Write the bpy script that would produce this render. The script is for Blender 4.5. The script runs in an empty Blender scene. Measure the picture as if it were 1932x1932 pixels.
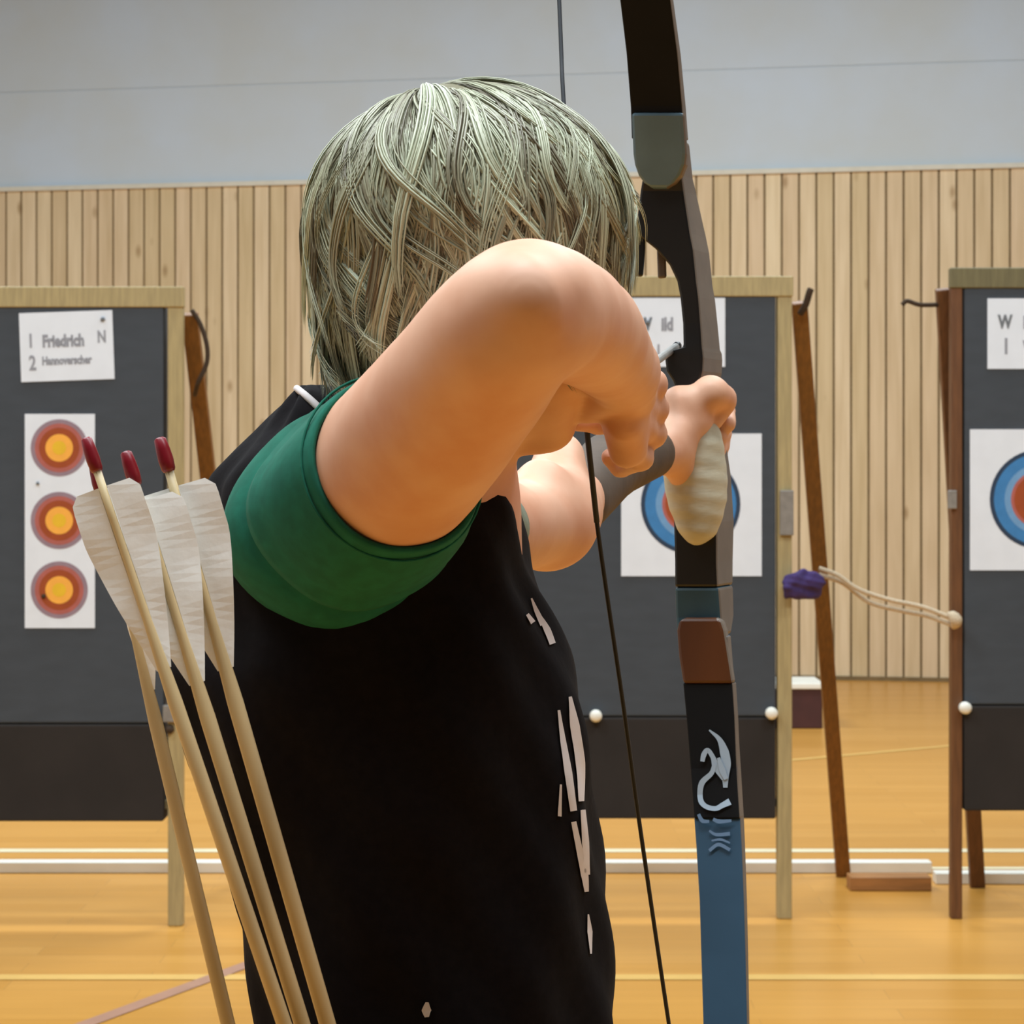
import bpy, bmesh, math, random
import numpy as np
from mathutils import Vector, Matrix
from mathutils.bvhtree import BVHTree
random.seed(4); rng = np.random.default_rng(7)
sc = bpy.context.scene
COL = sc.collection

# ------------------------------------------------------------------ camera, world, lights, exposure
FPX = 4280.0; CH = 1.55; CX = 966.0; HY = 880.0       # focal length in px, eye height, principal column, horizon row
cam_d = bpy.data.cameras.new('camera'); cam = bpy.data.objects.new('camera', cam_d); COL.objects.link(cam)
cam.location = (0, 0, CH); cam.rotation_euler = (math.pi/2, 0, 0)
cam_d.sensor_width = 36; cam_d.lens = FPX/1932*36; cam_d.shift_y = -(966-HY)/1932
cam_d.clip_start = 0.05; cam_d.clip_end = 100
cam_d.dof.use_dof = True; cam_d.dof.focus_distance = 1.55; cam_d.dof.aperture_fstop = 34
sc.camera = cam
w = bpy.data.worlds.new('hall_light'); sc.world = w; w.use_nodes = True
bg = w.node_tree.nodes['Background']; bg.inputs[0].default_value = (0.80, 0.88, 1.0, 1); bg.inputs[1].default_value = 0.08
def area(x, y, z, sx, sy, e, col=(0.86, 0.945, 1.0)):
    l = bpy.data.lights.new('ceiling_lamp_light', 'AREA'); l.shape = 'RECTANGLE'; l.size = sx; l.size_y = sy
    l.energy = e; l.color = col
    o = bpy.data.objects.new('ceiling_lamp_light', l); o.location = (x, y, z); COL.objects.link(o)
for yy, en in ((0.2, 190), (3.6, 230), (7.2, 270), (11.4, 430)):
    for xx in ((-3.2, 2.6) if yy < 10 else (-3.2, 1.4)):
        area(xx, yy, 6.6, 2.6, 1.2, en)
area(-0.3, 1.1, 5.6, 1.5, 1.5, 330)  # added key light to brighten the archer from above, not a hall lamp
sc.view_settings.view_transform = 'Standard'; sc.view_settings.look = 'None'
sc.view_settings.exposure = -0.58; sc.view_settings.gamma = 1.0; sc.view_settings.use_curve_mapping = False

# ------------------------------------------------------------------ helpers
def at(px, py, Y):
    return Vector(((px-CX)/FPX*Y, Y, CH-(py-HY)/FPX*Y))
def s2l(c):
    return tuple(((v/255)/12.92 if v/255 <= 0.04045 else ((v/255+0.055)/1.055)**2.4) for v in c)
def mat(name, rgb, rough=0.6, var=0.12, scale=20, stretch=(1, 1, 1), bump=0.0, metal=0.0, spec=0.5, rgb2=None, sss=0.0, coat=0.0, trans=0.0):
    m = bpy.data.materials.new(name); m.use_nodes = True; nt = m.node_tree; n = nt.nodes; L = nt.links
    b = n['Principled BSDF']; b.inputs['Roughness'].default_value = rough; b.inputs['Metallic'].default_value = metal
    b.inputs['Specular IOR Level'].default_value = spec; b.inputs['Coat Weight'].default_value = coat
    c = s2l(rgb); c2 = s2l(rgb2) if rgb2 else tuple(v*(1-var*2) for v in c)
    tc = n.new('ShaderNodeTexCoord'); mp = n.new('ShaderNodeMapping'); mp.inputs['Scale'].default_value = stretch
    no = n.new('ShaderNodeTexNoise'); no.inputs['Scale'].default_value = scale; no.inputs['Detail'].default_value = 4
    rp = n.new('ShaderNodeValToRGB'); rp.color_ramp.elements[0].position = 0.35; rp.color_ramp.elements[1].position = 0.65
    rp.color_ramp.elements[0].color = (*c2, 1); rp.color_ramp.elements[1].color = (*c, 1)
    L.new(tc.outputs['Object'], mp.inputs[0]); L.new(mp.outputs[0], no.inputs['Vector']); L.new(no.outputs['Fac'], rp.inputs[0])
    L.new(rp.outputs[0], b.inputs['Base Color'])
    if bump:
        bp = n.new('ShaderNodeBump'); bp.inputs['Strength'].default_value = bump; bp.inputs['Distance'].default_value = 0.002
        L.new(no.outputs['Fac'], bp.inputs['Height']); L.new(bp.outputs[0], b.inputs['Normal'])
    if sss:
        b.inputs['Subsurface Weight'].default_value = sss; b.inputs['Subsurface Radius'].default_value = (0.012, 0.005, 0.002)
        b.inputs['Subsurface Scale'].default_value = 1.0
    return m
def tag(o, label=None, cat=None, group=None, kind=None):
    if label: o['label'] = label
    if cat: o['category'] = cat
    if group: o['group'] = group
    if kind: o['kind'] = kind
    return o
def empty(name, loc, label=None, cat=None, group=None):
    o = bpy.data.objects.new(name, None); o.location = loc; o.empty_display_size = 0.05; COL.objects.link(o)
    return tag(o, label, cat, group)
bpy_parent = {}
def put(name, me, mats, parent=None, smooth=False):
    if not isinstance(mats, (list, tuple)): mats = [mats]
    for m in mats: me.materials.append(m)
    if smooth: me.polygons.foreach_set('use_smooth', [True]*len(me.polygons))
    o = bpy.data.objects.new(name, me); COL.objects.link(o)
    if parent is not None:
        o.parent = parent
        inv = Matrix.Translation(parent_world(parent)).inverted()
        o.matrix_parent_inverse = inv
    return o
def parent_world(p):
    v = Vector(p.location)
    return v
def from_bm(name, bm, mats, parent=None, smooth=False):
    bmesh.ops.recalc_face_normals(bm, faces=bm.faces)
    me = bpy.data.meshes.new(name); bm.to_mesh(me); bm.free()
    return put(name, me, mats, parent, smooth)
def bevel(o, wdt=0.003, seg=2):
    b = o.modifiers.new('bevel', 'BEVEL'); b.width = wdt; b.segments = seg; b.limit_method = 'ANGLE'; b.angle_limit = math.radians(40)
    return o
def add_box(bm, lo, hi, mi=0):
    vs = [bm.verts.new((x, y, z)) for x in (lo[0], hi[0]) for y in (lo[1], hi[1]) for z in (lo[2], hi[2])]
    for f in ((0,1,3,2),(4,6,7,5),(0,4,5,1),(2,3,7,6),(0,2,6,4),(1,5,7,3)):
        fc = bm.faces.new([vs[i] for i in f]); fc.material_index = mi
    return vs
def add_beam(bm, a, b, wx, wy, mi=0, side=Vector((1, 0, 0))):
    a, b = Vector(a), Vector(b); d = (b-a).normalized()
    if abs(d.dot(side)) > 0.95: side = Vector((0, 0, 1))
    s = (side - d*side.dot(d)).normalized(); t = d.cross(s)
    vs = []
    for p in (a, b):
        for i, j in ((-1,-1),(1,-1),(1,1),(-1,1)):
            vs.append(bm.verts.new(p + s*(i*wx/2) + t*(j*wy/2)))
    for f in ((0,1,2,3),(7,6,5,4),(0,4,5,1),(1,5,6,2),(2,6,7,3),(3,7,4,0)):
        fc = bm.faces.new([vs[i] for i in f]); fc.material_index = mi
def add_tube(bm, pts, rads, seg=10, mi=0, cap=True):
    pts = [Vector(p) for p in pts]
    if not isinstance(rads, (list, tuple)): rads = [rads]*len(pts)
    rings = []; ref = None
    for i, p in enumerate(pts):
        d = (pts[min(i+1, len(pts)-1)] - pts[max(i-1, 0)]).normalized()
        if ref is None: ref = d.orthogonal().normalized()
        s = (ref - d*ref.dot(d)).normalized(); ref = s; t = d.cross(s)
        rings.append([bm.verts.new(p + (s*math.cos(2*math.pi*k/seg) + t*math.sin(2*math.pi*k/seg))*rads[i]) for k in range(seg)])
    for r0, r1 in zip(rings, rings[1:]):
        for k in range(seg):
            f = bm.faces.new((r0[k], r0[(k+1) % seg], r1[(k+1) % seg], r1[k])); f.material_index = mi
    if cap:
        f = bm.faces.new(rings[0][::-1]); f.material_index = mi; f = bm.faces.new(rings[-1]); f.material_index = mi
def spline(pts, n=6):
    pts = [Vector(p) for p in pts]; out = []
    P = [pts[0]*2-pts[1]] + pts + [pts[-1]*2-pts[-2]]
    for i in range(1, len(P)-2):
        for k in range(n):
            t = k/n
            out.append(0.5*((2*P[i]) + (P[i+1]-P[i-1])*t + (2*P[i-1]-5*P[i]+4*P[i+1]-P[i+2])*t*t + (3*P[i]-P[i-1]-3*P[i+1]+P[i+2])*t**3))
    out.append(pts[-1]); return out

# ---- implicit sculpting: rounded cones and ellipsoids blended, then surfaced
def surf(prims, vox, disp=None):
    """prims: (op, kind, params, k).  op '+' union, '-' cut.  kind 'c': a,b,ra,rb ; 'e': centre, radii, 3x3 axes"""
    lo = np.array([1e9]*3); hi = -lo
    for op, kd, pr, k in prims:
        if op == '-': continue
        if kd == 'c':
            for p, r in ((pr[0], pr[2]), (pr[1], pr[3])):
                lo = np.minimum(lo, np.array(p)-r); hi = np.maximum(hi, np.array(p)+r)
        else:
            r = max(pr[1]); lo = np.minimum(lo, np.array(pr[0])-r); hi = np.maximum(hi, np.array(pr[0])+r)
    lo -= vox*6; hi += vox*6
    n = np.ceil((hi-lo)/vox).astype(int)
    F = np.full(n, 0.05, np.float32)
    ax = [lo[i]+np.arange(n[i])*vox for i in range(3)]
    for op, kd, pr, k in prims:
        if kd == 'c':
            a, b = np.array(pr[0]), np.array(pr[1]); ra, rb = pr[2], pr[3]
            bl = np.minimum(a-ra, b-rb); bh = np.maximum(a+ra, b+rb)
        else:
            c = np.array(pr[0]); r = max(pr[1]); bl = c-r; bh = c+r
        m = 0.05+k
        i0 = np.clip(((bl-m-lo)/vox).astype(int), 0, n); i1 = np.clip(((bh+m-lo)/vox).astype(int)+1, 0, n)
        X, Y, Z = np.meshgrid(ax[0][i0[0]:i1[0]], ax[1][i0[1]:i1[1]], ax[2][i0[2]:i1[2]], indexing='ij')
        if kd == 'c':
            d = b-a; L2 = max(d.dot(d), 1e-12)
            t = np.clip(((X-a[0])*d[0]+(Y-a[1])*d[1]+(Z-a[2])*d[2])/L2, 0, 1)
            D = np.sqrt((X-a[0]-t*d[0])**2+(Y-a[1]-t*d[1])**2+(Z-a[2]-t*d[2])**2) - (ra+(rb-ra)*t)
        else:
            A = pr[2] if len(pr) > 2 else np.eye(3)
            q = [((X-c[0])*A[i][0]+(Y-c[1])*A[i][1]+(Z-c[2])*A[i][2])/pr[1][i] for i in range(3)]
            q2 = [q[i]/pr[1][i] for i in range(3)]
            k0 = np.sqrt(q[0]**2+q[1]**2+q[2]**2); k1 = np.sqrt(q2[0]**2+q2[1]**2+q2[2]**2)+1e-9
            D = k0*(k0-1)/k1
        D = D.astype(np.float32)
        S = F[i0[0]:i1[0], i0[1]:i1[1], i0[2]:i1[2]]
        if op == '+':
            if k > 0:
                h = np.clip(0.5+0.5*(S-D)/k, 0, 1); S[...] = S*(1-h)+D*h-k*h*(1-h)
            else: np.minimum(S, D, out=S)
        else:
            D = -D
            if k > 0:
                h = np.clip(0.5-0.5*(S-D)/k, 0, 1); S[...] = S*(1-h)+D*h+k*h*(1-h)
            else: np.maximum(S, D, out=S)
    if disp is not None:
        X, Y, Z = np.meshgrid(*ax, indexing='ij'); F += disp(X, Y, Z).astype(np.float32)
    ins = F < 0
    cs = np.zeros(tuple(n-1), np.int8)
    for dx in (0, 1):
        for dy in (0, 1):
            for dz in (0, 1):
                cs += ins[dx:n[0]-1+dx, dy:n[1]-1+dy, dz:n[2]-1+dz]
    cells = np.argwhere((cs > 0) & (cs < 8))
    idx = -np.ones(tuple(n-1), np.int32); idx[cells[:, 0], cells[:, 1], cells[:, 2]] = np.arange(len(cells))
    acc = np.zeros((len(cells), 3)); cnt = np.zeros(len(cells))
    corners = [(0,0,0),(1,0,0),(0,1,0),(1,1,0),(0,0,1),(1,0,1),(0,1,1),(1,1,1)]
    for i in range(8):
        for j in range(3):
            if corners[i][j]: continue
            c0 = np.array(corners[i]); c1 = c0.copy(); c1[j] = 1
            p0 = cells+c0; p1 = cells+c1
            f0 = F[p0[:, 0], p0[:, 1], p0[:, 2]]; f1 = F[p1[:, 0], p1[:, 1], p1[:, 2]]
            m = (f0 < 0) != (f1 < 0); t = np.where(m, f0/np.where(m, f0-f1, 1), 0)
            P = c0 + t[:, None]*(c1-c0); acc[m] += P[m]; cnt[m] += 1
    V = lo + (cells + acc/cnt[:, None])*vox
    faces = []
    for j in range(3):
        u, v = (j+1) % 3, (j+2) % 3
        sl0 = [slice(0, n[q]-1) if q == j else slice(1, n[q]-1) for q in range(3)]
        sl1 = [slice(1, n[q]) if q == j else slice(1, n[q]-1) for q in range(3)]
        A = ins[tuple(sl0)]; B = ins[tuple(sl1)]
        e = np.argwhere(A != B); off = np.array([0 if q == j else 1 for q in range(3)]); g = e+off
        flip = A[e[:, 0], e[:, 1], e[:, 2]]
        def gi(du, dv):
            q = g.copy(); q[:, u] -= du; q[:, v] -= dv; return idx[q[:, 0], q[:, 1], q[:, 2]]
        a, b, c, d = gi(1, 1), gi(0, 1), gi(0, 0), gi(1, 0)
        Q = np.stack([a, b, c, d], 1); Q[~flip] = Q[~flip][:, ::-1]
        faces.append(Q)
    return V, np.concatenate(faces)
def np_mesh(name, V, Fq):
    me = bpy.data.meshes.new(name); k = Fq.shape[1]
    me.vertices.add(len(V)); me.vertices.foreach_set('co', np.ascontiguousarray(V, dtype=np.float32).ravel())
    me.loops.add(Fq.size); me.loops.foreach_set('vertex_index', np.ascontiguousarray(Fq, dtype=np.int32).ravel())
    me.polygons.add(len(Fq)); me.polygons.foreach_set('loop_start', np.arange(len(Fq), dtype=np.int32)*k)
    me.update(calc_edges=True); me.validate(); return me
def relax(o, f=0.5, it=4):
    m = o.modifiers.new('smooth', 'SMOOTH'); m.factor = f; m.iterations = it
    return o
def cone(a, b, ra, rb, k=0.012, op='+'): return (op, 'c', (tuple(a), tuple(b), ra, rb), k)
def ell(c, r, A=None, k=0.012, op='+'): return (op, 'e', (tuple(c), r, A if A is not None else np.eye(3)), k)

# ------------------------------------------------------------------ materials
M = {}
M['pine'] = mat('light_pine', (176, 158, 112), 0.6, 0.10, 14, (6, 6, 0.6), 0.2)
M['oak'] = mat('brown_stained_wood', (132, 84, 30), 0.5, 0.15, 14, (6, 6, 0.6), 0.2)  # rear leg wood, with their shade painted into the brown
M['darkoak'] = mat('dark_reddish_wood', (112, 72, 40), 0.5, 0.15, 14, (6, 6, 0.6), 0.2)
M['block'] = mat('tan_wood_block', (176, 120, 64), 0.6, 0.12, 14, (0.6, 6, 6), 0.2)
M['olive'] = mat('olive_wood', (116, 108, 74), 0.6, 0.1, 14, (6, 6, 0.6), 0.2)
M['foam'] = mat('charcoal_foam', (66, 72, 79), 0.9, 0.05, 9, (1, 1, 3), 0.3)
M['foam_low'] = mat('worn_dark_foam', (44, 39, 36), 0.95, 0.10, 5, (1, 1, 1), 0.3)  # lower board, darker and browner than the upper
M['paper'] = mat('white_paper', (228, 235, 244), 0.8, 0.02, 12)
M['ink'] = mat('grey_ink', (150, 153, 162), 0.8, 0.05, 30)
M['ink_dark'] = mat('dark_ink', (115, 120, 126), 0.8, 0.05, 30)
M['yellow'] = mat('yellow_ring', (236, 190, 40), 0.7, 0.03, 30)
M['amber'] = mat('amber_ring', (250, 178, 70), 0.7, 0.03, 30)
M['red'] = mat('red_brown_ring', (160, 72, 26), 0.7, 0.05, 30)
M['salmon'] = mat('salmon_ring', (178, 98, 88), 0.7, 0.05, 30)
M['mauve'] = mat('mauve_ring', (150, 128, 140), 0.7, 0.05, 30)
M['blue'] = mat('blue_ring', (58, 128, 188), 0.7, 0.05, 30)
M['ltblue'] = mat('pale_blue_ring', (112, 160, 205), 0.7, 0.05, 30)
M['navy'] = mat('navy_ring', (36, 58, 84), 0.7, 0.05, 30)
M['black'] = mat('black_metal', (26, 24, 22), 0.4, 0.1, 40)
M['whitepaint'] = mat('white_paint', (240, 238, 226), 0.5, 0.03, 10)
M['rope'] = mat('pale_rope', (205, 185, 155), 0.9, 0.12, 200, bump=0.3)
M['cord'] = mat('dark_cord', (62, 46, 30), 0.9, 0.1, 100)
M['purple'] = mat('purple_cloth', (66, 48, 104), 0.9, 0.15, 40, bump=0.4)
M['maroon'] = mat('dark_maroon', (70, 34, 32), 0.6, 0.1, 10)
M['bracket'] = mat('grey_bracket', (140, 135, 128), 0.5, 0.1, 40)
M['skin'] = mat('skin', (222, 172, 142), 0.55, 0.07, 22, rgb2=(212, 154, 122), sss=0.0, bump=0.03)
M['shirt'] = mat('black_shirt_cloth', (20, 16, 18), 0.95, 0.15, 120, bump=0.2, spec=0.15)
M['green'] = mat('green_sleeve_cloth', (30, 104, 84), 0.9, 0.10, 90, bump=0.12, spec=0.25)
M['greysleeve'] = mat('faded_green_cuff', (128, 138, 118), 0.9, 0.1, 90)  # left sleeve green, paled to paint in the light on its edge
M['print'] = mat('white_shirt_print', (225, 215, 212), 0.8, 0.05, 30)
M['denim'] = mat('dark_trousers', (34, 36, 46), 0.9, 0.1, 90)
M['shoe'] = mat('dark_shoe', (40, 38, 38), 0.6, 0.1, 30)
M['shaft'] = mat('cedar_shaft', (214, 190, 142), 0.45, 0.10, 40, (1, 1, 0.15), 0.1)
M['nock'] = mat('red_nock', (128, 16, 30), 0.35, 0.08, 40)
M['bandwrap'] = mat('brown_shaft_band', (120, 88, 60), 0.5, 0.1, 40)
M['feather'] = mat('white_feather', (244, 243, 238), 0.8, 0.02, 120, (1, 1, 1), 0.12)
M['riser'] = mat('black_riser', (24, 22, 21), 0.38, 0.1, 30)
M['riser_side'] = mat('grey_brown_riser_side', (112, 98, 84), 0.45, 0.1, 30)
M['limb'] = mat('dark_blue_limb', (46, 76, 98), 0.42, 0.08, 12)
M['limb_black'] = mat('black_limb', (14, 14, 15), 0.7, 0.1, 30, spec=0.2)
M['steel'] = mat('blue_grey_plate', (98, 124, 138), 0.35, 0.1, 18, metal=0.2)  # reflection on the glossy upper limb end, painted as its colour
M['mahogany'] = mat('mahogany_plate', (96, 52, 18), 0.4, 0.12, 30, (1, 1, 0.2))  # warm floor reflection on the lower limb end, painted in brown
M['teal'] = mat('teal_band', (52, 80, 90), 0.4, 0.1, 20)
M['grip'] = mat('cream_grip', (202, 196, 172), 0.6, 0.08, 40, (1, 1, 3), 0.3)
M['emblem'] = mat('silver_emblem', (170, 188, 204), 0.5, 0.03, 30)
M['emblem_dim'] = mat('faint_lettering', (96, 120, 146), 0.5, 0.03, 30)
M['string'] = mat('bow_string', (26, 28, 34), 0.7, 0.1, 200)
M['guard'] = mat('brown_arm_guard', (84, 66, 50), 0.7, 0.12, 40, bump=0.3)
M['quiver'] = mat('dark_leather', (36, 24, 20), 0.6, 0.12, 40, bump=0.3)
M['eye'] = mat('eye_white', (225, 222, 216), 0.2, 0.02, 10)
M['iris'] = mat('iris', (60, 70, 80), 0.2, 0.05, 10)
M['lip'] = mat('lip', (190, 110, 100), 0.5, 0.05, 40)

# floor: varnished parquet
def floor_mat():
    m = bpy.data.materials.new('varnished_parquet'); m.use_nodes = True; nt = m.node_tree; n = nt.nodes; L = nt.links
    b = n['Principled BSDF']; b.inputs['Roughness'].default_value = 0.30; b.inputs['Specular IOR Level'].default_value = 0.45
    tc = n.new('ShaderNodeTexCoord'); br = n.new('ShaderNodeTexBrick')
    br.inputs['Scale'].default_value = 1.0; br.inputs['Brick Width'].default_value = 1.1; br.inputs['Row Height'].default_value = 0.12
    br.inputs['Mortar Size'].default_value = 0.0012; br.offset = 0.37
    br.inputs['Color1'].default_value = (*s2l((214, 156, 74)), 1); br.inputs['Color2'].default_value = (*s2l((204, 145, 62)), 1)
    br.inputs['Mortar'].default_value = (*s2l((182, 130, 62)), 1)
    mp = n.new('ShaderNodeMapping'); mp.inputs['Scale'].default_value = (0.7, 9, 1)
    no = n.new('ShaderNodeTexNoise'); no.inputs['Scale'].default_value = 2.2; no.inputs['Detail'].default_value = 6
    mx = n.new('ShaderNodeMix'); mx.data_type = 'RGBA'; mx.blend_type = 'MULTIPLY'; mx.inputs[0].default_value = 0.30
    rp = n.new('ShaderNodeValToRGB'); rp.color_ramp.elements[0].position = 0.3; rp.color_ramp.elements[0].color = (0.72, 0.66, 0.58, 1)
    rp.color_ramp.elements[1].position = 0.7; rp.color_ramp.elements[1].color = (1, 1, 1, 1)
    L.new(tc.outputs['Object'], br.inputs['Vector']); L.new(tc.outputs['Object'], mp.inputs[0]); L.new(mp.outputs[0], no.inputs['Vector'])
    L.new(no.outputs['Fac'], rp.inputs[0]); L.new(br.outputs['Color'], mx.inputs[6]); L.new(rp.outputs[0], mx.inputs[7])
    L.new(mx.outputs[2], b.inputs['Base Color'])
    return m
M['floor'] = floor_mat()
def board_mat():
    m = bpy.data.materials.new('knotty_wall_boards'); m.use_nodes = True; nt = m.node_tree; n = nt.nodes; L = nt.links
    b = n['Principled BSDF']; b.inputs['Roughness'].default_value = 0.65
    tc = n.new('ShaderNodeTexCoord'); sp = n.new('ShaderNodeSeparateXYZ'); L.new(tc.outputs['Object'], sp.inputs[0])
    dv = n.new('ShaderNodeMath'); dv.operation = 'DIVIDE'; dv.inputs[1].default_value = 0.125; L.new(sp.outputs['X'], dv.inputs[0])
    fl = n.new('ShaderNodeMath'); fl.operation = 'FLOOR'; L.new(dv.outputs[0], fl.inputs[0])
    wn = n.new('ShaderNodeTexWhiteNoise'); wn.noise_dimensions = '1D'; L.new(fl.outputs[0], wn.inputs['W'])
    rp = n.new('ShaderNodeValToRGB'); e = rp.color_ramp.elements
    e[0].color = (*s2l((212, 188, 146)), 1); e[1].color = (*s2l((228, 206, 168)), 1)
    x = e.new(0.5); x.color = (*s2l((220, 194, 158)), 1)
    L.new(wn.outputs['Value'], rp.inputs[0])
    mp = n.new('ShaderNodeMapping'); mp.inputs['Scale'].default_value = (5, 5, 0.35); L.new(tc.outputs['Object'], mp.inputs[0])
    no = n.new('ShaderNodeTexNoise'); no.inputs['Scale'].default_value = 4; no.inputs['Detail'].default_value = 7; L.new(mp.outputs[0], no.inputs['Vector'])
    vo = n.new('ShaderNodeTexVoronoi'); vo.inputs['Scale'].default_value = 1.0
    mp2 = n.new('ShaderNodeMapping'); mp2.inputs['Scale'].default_value = (5.5, 1, 2.6); L.new(tc.outputs['Object'], mp2.inputs[0]); L.new(mp2.outputs[0], vo.inputs['Vector'])
    kn = n.new('ShaderNodeValToRGB'); kn.color_ramp.elements[0].position = 0.05; kn.color_ramp.elements[0].color = (0.52, 0.42, 0.3, 1)
    kn.color_ramp.elements[1].position = 0.17; kn.color_ramp.elements[1].color = (1, 1, 1, 1); L.new(vo.outputs['Distance'], kn.inputs[0])
    gr = n.new('ShaderNodeValToRGB'); gr.color_ramp.elements[0].position = 0.3; gr.color_ramp.elements[0].color = (0.80, 0.76, 0.68, 1)
    gr.color_ramp.elements[1].position = 0.65; gr.color_ramp.elements[1].color = (1, 1, 1, 1); L.new(no.outputs['Fac'], gr.inputs[0])
    m1 = n.new('ShaderNodeMix'); m1.data_type = 'RGBA'; m1.blend_type = 'MULTIPLY'; m1.inputs[0].default_value = 0.8
    L.new(rp.outputs[0], m1.inputs[6]); L.new(gr.outputs[0], m1.inputs[7])
    m2 = n.new('ShaderNodeMix'); m2.data_type = 'RGBA'; m2.blend_type = 'MULTIPLY'; m2.inputs[0].default_value = 0.75
    L.new(m1.outputs[2], m2.inputs[6]); L.new(kn.outputs[0], m2.inputs[7]); L.new(m2.outputs[2], b.inputs['Base Color'])
    return m
M['boards'] = board_mat()
M['groove'] = mat('board_groove', (128, 104, 66), 0.8, 0.1, 10)
M['plaster'] = mat('grey_wall_panel', (196, 206, 216), 0.8, 0.02, 1.2, rgb2=(194, 200, 202))
M['seam'] = mat('panel_seam', (196, 204, 210), 0.8, 0.02, 10)
M['trimwood'] = mat('pale_trim', (214, 208, 190), 0.6, 0.04, 10)
M['line_white'] = mat('white_line_paint', (236, 226, 190), 0.4, 0.03, 10)
M['line_yellow'] = mat('pale_yellow_line_paint', (228, 184, 104), 0.4, 0.03, 10)
M['line_purple'] = mat('purple_line_paint', (182, 138, 116), 0.4, 0.05, 10)

# ------------------------------------------------------------------ setting
bm = bmesh.new(); add_box(bm, (-9, -5, -0.1), (9, 20, 0)); from_bm_floor = None
def strip(bm, p, q, wd, mi):
    p, q = Vector((p[0], p[1], 0)), Vector((q[0], q[1], 0)); d = (q-p).normalized(); s = Vector((-d.y, d.x, 0))*(wd/2)
    z = Vector((0, 0, 0.0008+0.0005*mi))
    f = bm.faces.new([bm.verts.new(v+z) for v in (p-s, q-s, q+s, p+s)]); f.material_index = mi
strip(bm, (-9, 9.15), (9, 9.15), 0.08, 1)
strip(bm, (-9, 8.75), (9, 8.75), 0.05, 1)
strip(bm, (-9, 6.88), (9, 6.88), 0.07, 2)
strip(bm, (-1.55, 5.53), (-0.62, 7.48), 0.055, 3)
strip(bm, (0.9, 11.6), (3.4, 13.2), 0.05, 2)
fl = from_bm('floor', bm, [M['floor'], M['line_white'], M['line_yellow'], M['line_purple']]); tag(fl, kind='structure')

WT = 3.685; ANG = -math.atan(0.186)
wall_o = Vector((0.0, 17.64-0.186*3.98, 0))
def wall_put(name, bm, mats):
    o = from_bm(name, bm, mats); o.location = wall_o; o.rotation_euler = (0, 0, ANG); tag(o, kind='structure'); return o
bm = bmesh.new()
x = -8.0
while x < 8.0:
    add_box(bm, (x+0.008, 0.0, 0.02), (x+0.125-0.008, 0.06, WT), 0)
    x += 0.125
add_box(bm, (-8, 0.014, 0), (8, 0.2, WT), 1)
wall_put('wall_back', bm, [M['boards'], M['groove']])
bm = bmesh.new(); add_box(bm, (-8, -0.02, WT), (8, 0.2, WT+0.035)); wall_put('trim_1', bm, M['trimwood'])
bm = bmesh.new()
z = WT+0.035
for zt in (4.46, 5.35, 6.3, 7.2):
    add_box(bm, (-8, 0.03, z+0.005), (8, 0.2, zt-0.005), 0); z = zt
add_box(bm, (-8, 0.036, WT), (8, 0.22, 7.2), 1)
wall_put('wall_upper_back', bm, [M['plaster'], M['seam']])
bm = bmesh.new(); add_box(bm, (-8, -0.012, 0), (8, 0.01, 0.03)); wall_put('baseboard_back', bm, M['groove'])

bm = bmesh.new(); add_box(bm, (-8.0, -5, 0), (-7.8, 18.6, 7.2)); tag(from_bm('wall_left', bm, M['plaster']), kind='structure')
bm = bmesh.new(); add_box(bm, (7.8, -5, 0), (8.0, 15.7, 7.2)); tag(from_bm('wall_right', bm, M['plaster']), kind='structure')

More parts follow.
